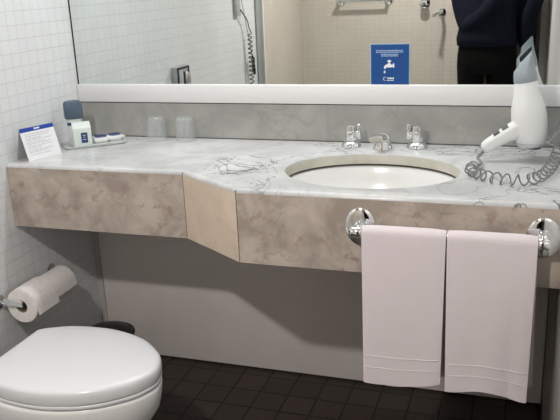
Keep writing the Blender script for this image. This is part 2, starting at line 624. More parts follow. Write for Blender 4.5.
# ------------------------------------------------------------------ mirror
mi = thing('mirror', 'wide wall mirror with white lower ledge above the marble backsplash', 'mirror')
add('mirror_glass', mkbox(.004, XR - .001, 0, .008, ZM, 1.85), M_MIRROR, mi, smooth=False)
add('edge_seal', mkbox(.0005, .0045, -.001, .008, ZM, 1.85), M_BLACK, mi, smooth=False)
add('lower_ledge', mkbox(.001, XR - .001, -.012, .009, ZF, ZM, .003), M_FRAME, mi)
add('ledge_shadow_gap', mkbox(.001, XR - .001, .001, .009, ZF - .004, ZF), M_JOINT, mi, smooth=False)

# blue sign stuck on the mirror
SX0, SX1, SZ0, SZ1 = 1.0412, 1.1622, ZM + .001, 1.1455
sg = thing('sticker', 'blue square tap sign stuck on the mirror above the faucet', 'sign', ((SX0 + SX1) / 2, -.0005, SZ0))
W2, H2 = (SX1 - SX0) / 2, SZ1 - SZ0
add('sheet', mkbox(-W2, W2, -.0012, 0, 0, H2), mat('pale_blue_border', (.34, .47, .56), .5), sg, smooth=False)
pf = add('print_field', mkbox(-W2 + .003, W2 - .003, -.0016, -.0012, 0, H2 - .003), mat('poster_blue', (.004, .068, .27), .45), sg, smooth=False)


def flat_poly(bm, pts, y, t=.0003):
    a = [bm.verts.new((x, y, z)) for x, z in pts]
    b = [bm.verts.new((x, y - t, z)) for x, z in pts]
    bm.faces.new(a)
    bm.faces.new(b[::-1])
    n = len(pts)
    for i in range(n):
        bm.faces.new((a[i], a[(i + 1) % n], b[(i + 1) % n], b[i]))


def disc_pts(x, z, rx, rz, n=20):
    return [(x + rx * cos(2 * pi * i / n), z + rz * sin(2 * pi * i / n)) for i in range(n)]


bm = bmesh.new()
px = 2 * W2 / 316.0     # the sign was measured 316 x 300 units wide and high
X = lambda u: (u - 158) * px
Z = lambda v: (304 - v) * px
# tap icon: cross handle, stem, body, outlet, spout bend and drop
flat_poly(bm, disc_pts(X(153), Z(120), .0060, .0034), -.0016)
flat_poly(bm, [(X(149), Z(138)), (X(158), Z(138)), (X(158), Z(118)), (X(149), Z(118))], -.00165)
flat_poly(bm, [(X(134), Z(170)), (X(172), Z(170)), (X(170), Z(148)), (X(160), Z(136)), (X(146), Z(136)), (X(136), Z(146))], -.0017)
flat_poly(bm, [(X(170), Z(166)), (X(182), Z(166)), (X(182), Z(146)), (X(170), Z(148))], -.00165)
flat_poly(bm, [(X(182), Z(172)), (X(193), Z(172)), (X(193), Z(138)), (X(182), Z(138))], -.0016)
arc = [(X(136 - 26 * sin(a)), Z(176 - 30 * cos(a))) for a in [pi / 2 * i / 8 for i in range(9)]]
arc2 = [(X(138 - 14 * sin(a)), Z(182 - 16 * cos(a))) for a in [pi / 2 * i / 8 for i in range(9)]]
flat_poly(bm, arc + arc2[::-1], -.0016)
flat_poly(bm, disc_pts(X(116), Z(205), .0030, .0040), -.0016)
flat_poly(bm, [(X(110), Z(202)), (X(122), Z(202)), (X(116), Z(188))], -.0016)
add('tap_icon', bm, M_WHITE, pf, smooth=False)
bm = bmesh.new()
for (u0, u1, v) in ((48, 262, 38), (48, 262, 51), (88, 222, 68), (88, 222, 80)):
    u = u0
    while u < u1 - 3:
        l = random.uniform(8, 26)
        e = min(u + l, u1)
        flat_poly(bm, [(X(u), Z(v + 3.4)), (X(e), Z(v + 3.4)), (X(e), Z(v - 3.4)), (X(u), Z(v - 3.4))], -.0016)
        u = e + 4
add('lettering', bm, mat('pale_blue_print', (.42, .55, .74), .5), pf, smooth=False)
bm = bmesh.new()
tube(bm, [(X(118 + 12 * cos(a)), -.0018, Z(258 + 13 * sin(a))) for a in [radians(-40 - 30 * i) for i in range(9)]], .0008, 6)
for q in range(5):
    flat_poly(bm, [(X(138 + q * 11), Z(262)), (X(146 + q * 11), Z(262)), (X(146 + q * 11), Z(248 + 3 * (q % 2))), (X(138 + q * 11), Z(248))], -.0016)
flat_poly(bm, [(X(132), Z(274)), (X(190), Z(274)), (X(190), Z(270)), (X(132), Z(270))], -.0016)
add('emblem', bm, M_WHITE, pf, smooth=False)

# ------------------------------------------------------------------ closing panel under the counter
o = add('access_panel', mkbox(.026, XR - .007, -.03, .0098, .006, ZA + .15, .0015), M_PANEL)
tag(o, 'plain grey panel closing the wall below the marble counter', 'panel')
struct(add('trim_2', mkbox(.0003, .0225, -.028, .0098, 0, ZA + .15), mat('corner_strip', (.52, .49, .46), .6), smooth=False))

o = add('side_panel', mkbox(XR - .0045, XR - .0005, -.95, .0098, .001, ZA - .001, .001), mottled(mat('dark_grey_panel', (.2, .19, .17), .6), (.20, .19, .17), (.25, .24, .21), 8))
tag(o, 'dark grey side panel closing the right end below the counter', 'panel')

# ------------------------------------------------------------------ towel rail and towels
RZ, RY = .762, -D2 - .044
rail = thing('towel_rail', 'chrome towel rail on oval wall plates fixed to the beige apron', 'towel rail', (1.345, -D2, RZ))
for dx in (-.210, .210):
    bm = bmesh.new()
    lathe(bm, [(1.0, 0), (1.0, .003), (.93, .0055), (.8, .0075), (.35, .009)], (dx, 0, 0), (0, -1, 0), 40)
    for v in bm.verts:
        v.co.x = dx + (v.co.x - dx) * .037
        v.co.z = v.co.z * .048
    add('wall_plate', bm, M_CHROME, rail)
    bm = bmesh.new()
    lathe(bm, [(.016, .006), (.013, .012), (.010, .03), (.010, .04)], (dx, 0, 0), (0, -1, 0), 24)
    lathe(bm, [(.0115, -.013), (.0130, -.011), (.0130, .011), (.0115, .013)], (dx, -.044, 0), (1, 0, 0), 24)
    add('post', bm, M_CHROME, rail)
bm = bmesh.new()
tube(bm, [(-.210, -.044, 0), (.210, -.044, 0)], .0085, 20)
add('bar', bm, M_CHROME, rail)


def towel(x0, x1, zf, zb, label, ph, hem):
    root = thing('hand_towel', label, 'towel', ((x0 + x1) / 2, RY, RZ), group='white hand towels on the rail')
    w = x1 - x0
    nx = 26
    r = .014
    path = []
    for k in range(31):
        t = k / 30
        path.append((-r - .006 * sin(pi * t) * .4, zb - RZ + (0 - zb + RZ) * t, 1 - t))     # back, up
    back = [(r + .0015, z, f) for (_, z, f) in path]
    arc = [(r * cos(a), r * sin(a), 0) for a in [pi * i / 12 for i in range(1, 12)]]
    front = []
    for k in range(37):
        t = k / 36
        front.append((-r - .004 * t, (zf - RZ) * t, t))
    pth = back + arc + front
    th = .0055
    bm = bmesh.new()

    def pt(i, j, side):
        y, z, f = pth[j]
        u = i / nx
        # direction normal to the path
        a = pth[max(j - 1, 0)]
        b = pth[min(j + 1, len(pth) - 1)]
        ty, tz = b[0] - a[0], b[1] - a[1]
        L = sqrt(ty * ty + tz * tz)
        ny, nz = tz / L, -ty / L
        isfront = j >= len(back) + 6
        wob = .0045 * f * f * sin(5.2 * u + ph) + .003 * f * sin(9 * u + 2 * ph)
        xs = (u - .5) * w
        if isfront:
            xs *= 1 - .045 * f
            zz = z + f ** 4 * hem(u)
        else:
            xs = xs * (1 - .02 * f) + .010 * f
            zz = z
        ss = side * th * (1 - .5 * (abs(u - .5) * 2) ** 6)
        yy = y + (wob if not isfront else -abs(wob) * .9)
        if not isfront:
            yy = y + abs(wob) * .6
        # soft lower hem bands (woven borders) as shallow grooves
        g = 0
        if isfront and side > 0:
            d = (z - (zf - RZ))
            for c in (.040, .070):
                g -= .0016 * math.exp(-((d - c) / .0022) ** 2)
        return (xs, yy - ny * (-ss) * 1.0 - (ny * g if False else -g), zz + nz * ss)

    A = [[bm.verts.new(pt(i, j, 1)) for i in range(nx + 1)] for j in range(len(pth))]
    B = [[bm.verts.new(pt(i, j, -1)) for i in range(nx + 1)] for j in range(len(pth))]
    nj = len(pth)
    for j in range(nj - 1):
        for i in range(nx):
            bm.faces.new((A[j][i], A[j][i + 1], A[j + 1][i + 1], A[j + 1][i]))
            bm.faces.new((B[j][i], B[j + 1][i], B[j + 1][i + 1], B[j][i + 1]))
        bm.faces.new((A[j][0], A[j + 1][0], B[j + 1][0], B[j][0]))
        bm.faces.new((A[j][nx], B[j][nx], B[j + 1][nx], A[j + 1][nx]))
    for i in range(nx):
        bm.faces.new((A[0][i], B[0][i], B[0][i + 1], A[0][i + 1]))
        bm.faces.new((A[-1][i], A[-1][i + 1], B[-1][i + 1], B[-1][i]))
    cloth = add('cloth', bm, M_TOWEL, root, angle=60)
    # two raised woven border ribs near the front hem
    for c in (.044, .074):
        rb = bmesh.new()
        pts = []
        for i in range(1, nx):
            u = i / nx
            f = 1 - c / (RZ - zf)
            wob = .0045 * f * f * sin(5.2 * u + ph) + .003 * f * sin(9 * u + 2 * ph)
            pts.append(((u - .5) * w * (1 - .045 * f), -r - .004 * f - abs(wob) * .9 - th * (1 - .5 * (abs(u - .5) * 2) ** 6) + .0002,
                        (zf - RZ) + c + f ** 4 * hem(u)))
        tube(rb, pts, .0016, 8)
        add('woven_border', rb, M_BAND, cloth)
    return root


towel(1.150, 1.3450, .378, .396, 'left white hand towel, hanging nearer the toilet on the chrome rail', 1.0, lambda u: -.006 * sin(pi * u) + .018 * u * u)
towel(1.3475, 1.5430, .377, .396, 'right white hand towel, hanging below the hair dryer on the chrome rail', 2.6, lambda u: .014 * sin(pi * u) ** 2)

# ------------------------------------------------------------------ toilet
TY = -.803
to = thing('toilet', 'white toilet with closed lid standing against the left tiled wall', 'toilet', (0, TY, 0))


def dshape(x0, x1, hw, n=64):
    """flat-backed oval outline, hinge side at x0"""
    L = x1 - x0
    up = [(x0 + L * u, hw * v) for u, v in ((0, .68), (.045, .775), (.18, .93), (.36, 1.0), (.54, .975), (.75, .80), (.92, .46), (.985, .18), (1, 0))]
    half = [p.to_2d() for p in spline([(a, b, 0) for a, b in up], 4)]
    out = [(p.x, -p.y) for p in half[::-1]][:-1]
    out = [(p.x, p.y) for p in half[:-1]] + [(p.x, -p.y) for p in half[::-1]]
    k = 6
    back = [(x0, hw * .68 * (-1 + 2 * i / k)) for i in range(1, k)]
    return out + back


def stack(bm, base, levels, n=64):
    cx = sum(p[0] for p in base) / len(base)
    rings = []
    for s, z, ox in levels:
        rings.append([((p[0] - cx) * s + cx + ox, p[1] * s, z) for p in base])
    loft(bm, rings)


base = dshape(.224, .663, .176)
bm = bmesh.new()
stack(bm, base, [(.93, .392, 0), (.992, .3925, 0), (1.0, .397, 0), (1.003, .414, 0), (.998, .423, 0), (.985, .4275, 0), (.955, .4305, 0), (.90, .4325, 0), (.75, .435, 0), (.5, .437, 0), (.2, .438, 0), (.02, .4382, 0)])
add('lid', bm, M_SEAT, to, angle=70)
bm = bmesh.new()
stack(bm, base, [(.90, .3805, 0), (.985, .3805, 0), (.995, .3825, 0), (.998, .3895, 0), (.990, .3915, 0), (.90, .3915, 0)])
add('seat', bm, M_SEAT, to, angle=60)
bm = bmesh.new()
bb = dshape(.205, .662, .175)
cx = sum(p[0] for p in bb) / len(bb)
rings = []
for z, sx, sy, ox in ((0, .60, .56, -.09), (.01, .61, .57, -.09), (.05, .575, .55, -.085), (.12, .60, .56, -.075), (.20, .74, .70, -.04), (.26, .87, .85, -.012), (.31, .955, .955, 0), (.345, .99, 1.0, 0), (.368, 1.0, 1.01, 0), (.3755, .995, 1.005, 0), (.3788, .975, .98, 0)):
    rings.append([((p[0] - cx) * sx + cx + ox, p[1] * sy, z) for p in bb])
loft(bm, rings)
add('bowl', bm, M_CERAM, to, angle=60)
bm = bmesh.new()
box(bm, .002, .30, -.08, .08, .08, .30, .02, 3)
add('rear_spigot', bm, M_CERAM, to)
for s in (-1, 1):
    bm = bmesh.new()
    lathe(bm, [(.007, -.02), (.009, -.016), (.009, .016), (.007, .02)], (.214, s * .075, .390), (0, 1, 0), 18)
    box(bm, .209, .219, s * .075 - .010, s * .075 + .010, .371, .386, .002)
    add('hinge', bm, M_SEAT, to)

# flush plate on the left wall over the toilet (seen in the mirror)
fp = thing('flush_plate', 'grey and black flush plate on the left wall seen in the mirror', 'flush plate', (0, -.788, .945))
add('backing', mkbox(.0005, .028, -.066, .066, -.06, .047, .004), mat('grey_plate', (.34, .35, .35), .4), fp)
bm = bmesh.new()
for a in ((-.06, .06, .038, .044), (-.06, .06, -.054, -.048), (-.06, -.053, -.054, .044), (.051, .060, -.054, .044)):
    box(bm, .028, .031, *a)
add('black_border', bm, M_BLACK, fp, smooth=False)
add('button', mkbox(.028, .036, .012, .048, -.045, .030, .003), mat('pale_grey_plate', (.45, .46, .46), .35), fp)
bm = bmesh.new()
lathe(bm, [(.030, 0), (.030, .010), (.024, .014)], (.028, -.024, -.010), (1, 0, 0), 24, sy=1)
add('push_knob', bm, M_ALU, fp)
add('lever', mkbox(.028, .040, .000, .010, -.045, .024, .002), M_BLACK, fp)

# toilet paper holder with two rolls
HX, HZ = .077, .438
ph = thing('paper_holder', 'chrome double toilet roll holder on the left tiled wall', 'holder', (0, -.43, HZ))
bm = bmesh.new()
tube(bm, [(HX, -.128, 0), (HX, .130, 0)], .007, 14)
add('bar', bm, M_CHROME, ph)
for y in (-.134, .134):
    bm = bmesh.new()
    box(bm, .004, HX + .010, y - .005, y + .005, -.010, .010, .003)
    add('arm', bm, M_CHROME, ph)
    bm = bmesh.new()
    lathe(bm, [(.022, .0005), (.022, .005), (.018, .007)], (0, y, 0), (1, 0, 0), 24)
    add('rosette', bm, M_CHROME, ph)


def roll(y0, y1, R, label, flap):
    t = thing('toilet_roll', label, 'toilet paper', (HX, (y0 + y1) / 2, HZ - .012), group='toilet rolls on the holder')
    h = (y1 - y0) / 2
    bm = bmesh.new()
    n = 48
    pr = [(.0205, -h), (.026, -h - .0005), (R - .003, -h), (R, -h + .003), (R, h - .003), (R - .003, h), (.0205, h)]
    rings = [[(r * cos(2 * pi * i / n), y, r * sin(2 * pi * i / n)) for i in range(n)] for r, y in pr]
    loft(bm, rings, cap=False)
    # closing sheet that hugs the roll and hangs a little
    path = [(R * cos(a) * 1.012, R * sin(a) * 1.012) for a in [radians(150 - 10 * i) for i in range(15)]]
    path += [(R * 1.012 + .001 * k, -.006 * k) for k in range(1, flap)]
    A = [[bm.verts.new((x, yy, z)) for yy in (-h + .001, h - .001)] for x, z in path]
    for a, b in zip(A, A[1:]):
        bm.faces.new((a[0], a[1], b[1], b[0]))
    add('paper', bm, M_PAPER, t, angle=40)
    bm = bmesh.new()
    rings = [[(r * cos(2 * pi * i / n), y, r * sin(2 * pi * i / n)) for i in range(n)] for r, y in ((.0205, -h), (.0195, -h), (.0195, h), (.0205, h))]
    loft(bm, rings, cap=False, closed=True)
    add('core', bm, mat('card_core', (.34, .29, .25), .9), t)
    return t


roll(-.556, -.448, .055, 'nearer toilet roll with its open core facing the room', 5)
roll(-.443, -.335, .049, 'farther toilet roll, half hidden behind the nearer roll', 3)

# waste bin between toilet and panel
wbn = thing('waste_bin', 'small round black waste bin standing behind the toilet', 'bin', (.180, -.275, 0))
bm = bmesh.new()
lathe(bm, [(.085, 0), (.09, .003), (.103, .20), (.105, .235), (.101, .235), (.098, .20), (.086, .006), (.001, .006)], n=48)
add('body', bm, M_BIN, wbn)
bm = bmesh.new()
tube(bm, [(.1035 * cos(2 * pi * i / 48), .1035 * sin(2 * pi * i / 48), .237) for i in range(48)], .005, 8, closed=True)
add('rim', bm, M_BIN, wbn)
bm = bmesh.new()
lathe(bm, [(.099, .232), (.099, .240), (.09, .250), (.05, .258), (.001, .260)], n=48)
add('lid', bm, M_BIN, wbn)
wbn.scale = (.86, .86, .88)

# ------------------------------------------------------------------ things on the counter
# folded tent card
tc = thing('tent_card', 'white folded card with a blue header standing at the left end of the counter', 'card', (.045, -.333, ZC))
CW = Vector((.038, .118, 0))
f0 = Vector((.009, -.060, 0))               # front foot
r0 = Vector((-.006, -.069, .101))           # ridge
b0 = Vector((-.040, -.052, 0))              # back foot
f1, r1, b1 = f0 + CW, r0 + CW, b0 + CW


def sheet(bm, q, t=.0008):
    n = (q[1] - q[0]).cross(q[3] - q[0]).normalized() * t
    a = [bm.verts.new(p) for p in q]
    b = [bm.verts.new(p - n) for p in q]
    bm.faces.new(a)
    bm.faces.new(b[::-1])
    for i in range(4):
        bm.faces.new((a[i], b[i], b[(i + 1) % 4], a[(i + 1) % 4]))


bm = bmesh.new()
sheet(bm, [f0, f1, r1, r0])
fl = add('front_leaf', bm, M_CARD, tc, smooth=False)
bm = bmesh.new()
sheet(bm, [b1, b0, r0, r1])
add('back_leaf', bm, mat('grey_card_back', (.42, .43, .44), .7), tc, smooth=False)
nrm = (f1 - f0).cross(r0 - f0).normalized()
nrm = nrm if nrm.x > 0 else -nrm


def on_card(u, v, d=.0004):
    return (f0 * (1 - u) + f1 * u) * (1 - v) + (r0 * (1 - u) + r1 * u) * v + nrm * d


bm = bmesh.new()
sheet(bm, [on_card(0, .87), on_card(1, .87), on_card(1, 1), on_card(0, 1)], .0003)
add('header_band', bm, M_BLUE, fl, smooth=False)
bm = bmesh.new()
for (u0, u1) in ((.42, .47), (.48, .52), (.53, .58)):
    sheet(bm, [on_card(u0, .91, .0009), on_card(u1, .91, .0009), on_card(u1, .96, .0009), on_card(u0, .96, .0009)], .0003)
add('header_mark', bm, M_WHITE, fl, smooth=False)
bm = bmesh.new()
for i, v in enumerate([.78, .72, .65, .60, .53, .48, .41, .35, .28, .23, .15]):
    u = .10
    e = (.86, .80, .55, .84, .62, .80, .84, .50, .82, .66, .74)[i]
    while u < e:
        l = random.uniform(.04, .12)
        sheet(bm, [on_card(u, v), on_card(min(u + l, e), v), on_card(min(u + l, e), v + .016), on_card(u, v + .016)], .0003)
        u += l + .018
add('lettering', bm, M_GREY, fl, smooth=False)

# amenity tray, set diagonally in the corner
TA = radians(41)
TCX, TCY = .128, -.138


def tw(u, v, z=0):
    return (TCX + u * cos(TA) - v * sin(TA), TCY + u * sin(TA) + v * cos(TA), z)


tr = thing('amenity_tray', 'low frosted glass tray of toiletries in the corner of the counter', 'tray', (TCX, TCY, ZC), TA)
bm = bmesh.new()
P = []
for cxs, cys, a0 in ((1, 1, 0), (-1, 1, 90), (-1, -1, 180), (1, -1, 270)):
    for k in range(5):
        a = radians(a0 + 90 * k / 4)
        P.append((cxs * .088 + .012 * cos(a), cys * .036 + .012 * sin(a)))
loft(bm, [[(x * s, y * s2, z) for x, y in P] for s, s2, z in ((.96, .92, 0), (1, 1, .002), (1.02, 1.04, .008), (1.0, 1.0, .008), (.98, .96, .003), (.9, .85, .003))])
add('dish', bm, M_TRAY, tr, angle=50)


def rrect(hx, hy, r, n=5):
    P = []
    for sx, sy, a0 in ((1, 1, 0), (-1, 1, 90), (-1, -1, 180), (1, -1, 270)):
        for k in range(n):
            a = radians(a0 + 90 * k / (n - 1))
            P.append((sx * (hx - r) + r * cos(a), sy * (hy - r) + r * sin(a)))
    return P


zt = ZC + .0033
bo = thing('toiletry_bottle', 'milky bottle with a large slate blue cap standing in the corner tray', 'bottle', tw(-.054, .020, zt), TA)
b1_ = rrect(.023, .013, .009)
bm = bmesh.new()
loft(bm, [[(x * s, y * s, z) for x, y in b1_] for s, z in ((.9, 0), (1, .003), (1, .080), (.9, .086), (.6, .089))])
bb_ = add('body', bm, M_BOTTLE, bo)
b2_ = rrect(.030, .0165, .010)
bm = bmesh.new()
loft(bm, [[(x * s, y * s, z) for x, y in b2_] for s, z in ((.93, .088), (1, .091), (1.0, .128), (.97, .139), (.85, .145), (.5, .147))])
add('cap', bm, M_CAP, bo)
bm = bmesh.new()
lb = rrect(.0234, .0134, .009)
loft(bm, [[(x, y, z) for x, y in lb] for z in (.066, .076)], cap=False)
add('label_band', bm, M_NAVY, bb_)

sa = thing('toiletry_box', 'small pale green box with a navy emblem in front of the capped bottle', 'box', tw(-.040, -.016, zt), TA)
bm = bmesh.new()
rings = []
pr = rrect(.030, .0125, .003)
loft(bm, [[(x * s, y * t, z) for x, y in pr] for s, t, z in ((.97, .95, 0), (1, 1, .002), (1, 1, .060), (.99, .6, .068), (.97, .12, .078), (.97, .10, .080))])
add('carton', bm, M_SACHET, sa, angle=30)
bm = bmesh.new()
pl = rrect(.0105, .017, .003)
a = [bm.verts.new((x + .006, -.0127, y + .028)) for x, y in pl]
b = [bm.verts.new((x + .006, -.0132, y + .028)) for x, y in pl]
bm.faces.new(a); bm.faces.new(b)
for i in range(len(pl)):
    bm.faces.new((a[i], a[(i + 1) % len(pl)], b[(i + 1) % len(pl)], b[i]))
ep = add('emblem_panel', bm, M_NAVY, sa, smooth=False)
bm = bmesh.new()
for zz, hw in ((.036, .005), (.030, .003), (.022, .006)):
    box(bm, .006 - hw, .006 + hw, -.0136, -.0132, zz - .0012, zz + .0012)
add('emblem', bm, mat('pale_blue_emblem', (.45, .55, .7), .5), ep, smooth=False)


def soap(u, v, label, rot):
    t = thing('soap_packet', label, 'soap', tw(u, v, zt), TA + rot, group='wrapped soaps in the tray')
    q = rrect(.024, .015, .006)
    bm = bmesh.new()
    loft(bm, [[(x * s, y * s, z) for x, y in q] for s, z in ((.75, 0), (.95, .003), (1, .010), (.95, .018), (.75, .022))])
    # crimped wrapper end
    bm2 = bm
    e = [[(.022 + d, y * f, .010 + z) for y, z in ((-.012, -.004), (.012, -.004), (.012, .006), (-.012, .006))] for d, f in ((0, 1), (.006, .9), (.012, 1.05))]
    loft(bm2, [[(p[0], p[1], .010 + (p[2] - .010) * k) for p in r] for r, k in zip(e, (1, .5, .25))])
    wr = add('wrapper', bm, M_WRAP, t, angle=60)
    bm = bmesh.new()
    loft(bm, [[(x * s * .9, y * s * .95, z) for x, y in q] for s, z in ((1.02, .0165), (.97, .0195), (.82, .0226), (.5, .0230))])
    add('printed_band', bm, M_NAVY, wr)


soap(.024, .012, 'wrapped soap with a navy top next to the pale green box', .05)
soap(.072, .020, 'wrapped soap with a navy top at the right end of the tray', .18)


def tumbler(x, y, label):
    t = thing('glass_tumbler', label, 'glass', (x, y, ZC), group='upturned tumblers on the counter')
    bm = bmesh.new()
    lathe(bm, [(.0325, .0005), (.0345, .0008), (.0335, .03), (.030, .066), (.0285, .076), (.026, .079), (.012, .0795), (.001, .0795),
               (.001, .068), (.012, .0675), (.0262, .065), (.0305, .03), (.0325, .0005)], n=40, cap=False)
    add('glass', bm, M_CLEAR, t, angle=50)


tumbler(.318, -.048, 'left clear tumbler standing upside down against the backsplash')
tumbler(.424, -.046, 'right clear tumbler standing upside down against the backsplash')

# ------------------------------------------------------------------ hair dryer on its clear wall holder
HDX, HDY = 1.505, -.165
hd = thing('hair_dryer', 'white hair dryer with grey nozzle resting upright at the right end of the counter', 'hair dryer', (HDX, HDY, ZC))


def ring(c, ax, rx, ry, n=32, xdir=None, p=2.0):
    x, y, d = frame_of(ax)
    if xdir is not None:
        x = Vector(xdir); x = (x - d * x.dot(d)).normalized(); y = d.cross(x)
    out = []
    for i in range(n):
        a = 2 * pi * i / n
        c_, s_ = cos(a), sin(a)
        out.append(Vector(c) + x * rx * abs(c_) ** (2 / p) * (1 if c_ >= 0 else -1) + y * ry * abs(s_) ** (2 / p) * (1 if s_ >= 0 else -1))
    return out


ax0 = Vector((-.14, .0, 1)).normalized()
bc = Vector((.016, 0, .035))


def along(h):
    return bc + ax0 * h


bm = bmesh.new()
loft(bm, [ring(along(h), ax0, r, r, xdir=(1, 0, 0)) for h, r in ((.002, .022), (.004, .031), (.012, .038), (.03, .0415), (.055, .0455), (.085, .0465), (.11, .0445), (.135, .038), (.155, .0325), (.18, .0300), (.183, .0285))])
br_ = add('barrel', bm, M_DRY, hd)
bm = bmesh.new()
for k in range(5):
    tube(bm, [along(.001) + Vector((r_ * cos(t), r_ * sin(t), 0)) for r_ in [.006 + .0048 * k] for t in [2 * pi * i / 24 for i in range(24)]], .0012, 6, closed=True)
add('intake_grille', bm, M_SW, br_)
# nozzle: round collar flattening into a slanted slot mouth
sl = Vector((.70, -.55, 0)).normalized()
SLOT = Vector((.62, -.20, .76)).normalized()      # long axis of the slot climbs to the right
mc = Vector((-.012, .0, .283))


def mouth(hx, hy, lift, drop=0):
    """ring round the slot: the far lip (s > 0) stands higher than the near one"""
    out = []
    for i in range(40):
        a = 2 * pi * i / 40 - pi / 2
        c_, s_ = cos(a), sin(a)
        cx_ = abs(c_) ** .45 * (1 if c_ >= 0 else -1)
        sy_ = abs(s_) ** .7 * (1 if s_ >= 0 else -1)
        k = max(0, min(1, (s_ - .02) / .3))
        out.append(mc + SLOT * hx * cx_ + Vector((-.30, .95, 0)) * hy * sy_ + Vector((-.10, 0, 1)) * (lift * k * (1 - .2 * cx_) - drop))
    return out


def nring(h, rx, ry):
    x, d = sl, ax0
    x = (x - d * x.dot(d)).normalized()
    y = d.cross(x)
    return [along(h) + x * rx * cos(2 * pi * i / 40 - pi / 2) + y * ry * sin(2 * pi * i / 40 - pi / 2) for i in range(40)]


bm = bmesh.new()
N3, N4, N5 = mouth(.0245, .0100, .008), mouth(.0235, .0082, .008), mouth(.0225, .0072, .0, .006)
loft(bm, [nring(.181, .0298, .0298), nring(.183, .0310, .0310), nring(.198, .0305, .0295), nring(.210, .0300, .025), N3, N4], cap=False)
nz = add('nozzle', bm, M_NOZ, hd, angle=50)
bm = bmesh.new()
loft(bm, [N4, N5, mouth(.017, .003, 0, .022)], cap=False)
bm.faces.new([bm.verts.new(p) for p in mouth(.017, .003, 0, .022)])
add('nozzle_mouth', bm, M_NOZIN, nz, normals=False)
# handle, hanging down to the left with its strain relief
h0, h1 = Vector((.000, -.010, .098)), Vector((-.112, -.030, .033))
hx = (h1 - h0).normalized()
hr = []
for t, ry, rz in ((0, .021, .029), (.2, .0205, .026), (.45, .019, .022), (.7, .017, .019), (.9, .0165, .018), (.97, .014, .015), (1.0, .009, .010)):
    c = h0.lerp(h1, t) + Vector((0, 0, .006 * sin(pi * t)))
    hr.append(ring(c, hx, rz, ry, 28, xdir=(0, 0, 1), p=2.5))
bm = bmesh.new()
loft(bm, hr)
hn = add('handle', bm, M_DRY, hd)
up_h = Vector((0, -.35, 1)); up_h = (up_h - hx * up_h.dot(hx)).normalized()
sd_h = hx.cross(up_h)
for t in (.42, .62):
    c = h0.lerp(h1, t) + Vector((0, 0, .006 * sin(pi * t))) + up_h * .0205
    bm = bmesh.new()
    box(bm, -.009, .009, -.0065, .0065, -.003, .0042, .0015)
    Mx = Matrix((hx, sd_h, up_h)).transposed()
    bmesh.ops.transform(bm, matrix=Matrix.Translation(c) @ Mx.to_4x4(), verts=bm.verts)
    add('switch', bm, M_SW, hn)
bm = bmesh.new()
s0 = h1 + hx * .0
cordp = spline([s0 + Vector((.004, 0, -.004)), s0 + Vector((-.010, -.028, -.016)), Vector((1.394, -.262, .851)) - Vector((HDX, HDY, ZC)), Vector((1.381, -.315, .850)) - Vector((HDX, HDY, ZC))], 8)
tube(bm, cordp, [.0062 - .0022 * min(1, i / 10) for i in range(len(cordp))], 10)
add('cord_lead', bm, M_CORD, hd)
# the coil lying on the counter and rising to the wall
cl = spline([(1.381, -.315, .8555), (1.374, -.350, .8555), (1.388, -.385, .8555), (1.426, -.420, .8555), (1.480, -.440, .8555), (1.530, -.420, .8555), (1.560, -.350, .858), (1.578, -.270, .868), (1.590, -.215, .885)], 40)
L = [0]
for a, b in zip(cl, cl[1:]):
    L.append(L[-1] + (b - a).length)
tot = L[-1]
pts = []
turns = 19
N = turns * 18
j = 0
for i in range(N + 1):
    s = i / N
    # uneven spacing: loops bunch up at both ends, stretched in the middle
    ss = (s - .02 * sin(2 * pi * s))
    d = max(0, min(1, ss)) * tot
    j = 0
    while j < len(L) - 2 and L[j + 1] < d:
        j += 1
    f = (d - L[j]) / max(1e-9, L[j + 1] - L[j])
    p = cl[j].lerp(cl[j + 1], f)
    t = (cl[j + 1] - cl[j]).normalized()
    side = t.cross(Vector((0, 0, 1))).normalized()
    up = side.cross(t)
    a = 2 * pi * turns * s
    pts.append(p + side * .0145 * cos(a) + up * .0128 * sin(a) - Vector((HDX, HDY, ZC)))
bm = bmesh.new()
tube(bm, pts, .0021, 7)
add('coiled_cord', bm, M_CORD, hd)
ho = thing('dryer_holder', 'clear plastic hair dryer bracket fixed to the right wall beside the mirror', 'holder', (XR, HDY, .885))
add('wall_plate', mkbox(-.010, -.0005, -.05, .05, -.035, .075, .004), M_PLEX, ho)
bm = bmesh.new()
rr = .0455
tube(bm, [(HDX + .014 - XR + rr * cos(2 * pi * i / 40), rr * sin(2 * pi * i / 40), .005) for i in range(40)], .0035, 8, closed=True)
add('cradle_ring', bm, M_PLEX, ho)
for s in (-1, 1):
    bm = bmesh.new()
    tube(bm, [(-.006, s * .040, .060), (-.05, s * .046, .005)], .0035, 8)
    tube(bm, [(-.006, s * .040, -.020), (-.06, s * .046, .003)], .003, 8)
    add('strut', bm, M_PLEX, ho)

# ------------------------------------------------------------------ mirrored far end of the room
sc = thing('shower_screen', 'clear glass shower screen with aluminium wall profile seen in the mirror', 'shower screen', (0, YS, 0))
add('glass_panel', mkbox(.03, 1.06, -.004, .004, .02, 1.98), M_SCREEN, sc, smooth=False)
add('wall_profile', mkbox(.0005, .034, -.028, .028, .02, 2.0, .003), M_ALU, sc)
add('seal_strip', mkbox(.034, .040, -.008, .008, .02, 1.98), mat('pale_seal', (.75, .72, .70), .5), sc, smooth=False)
add('floor_profile', mkbox(.001, 1.06, -.014, .014, .0005, .022), M_ALU, sc, smooth=False)

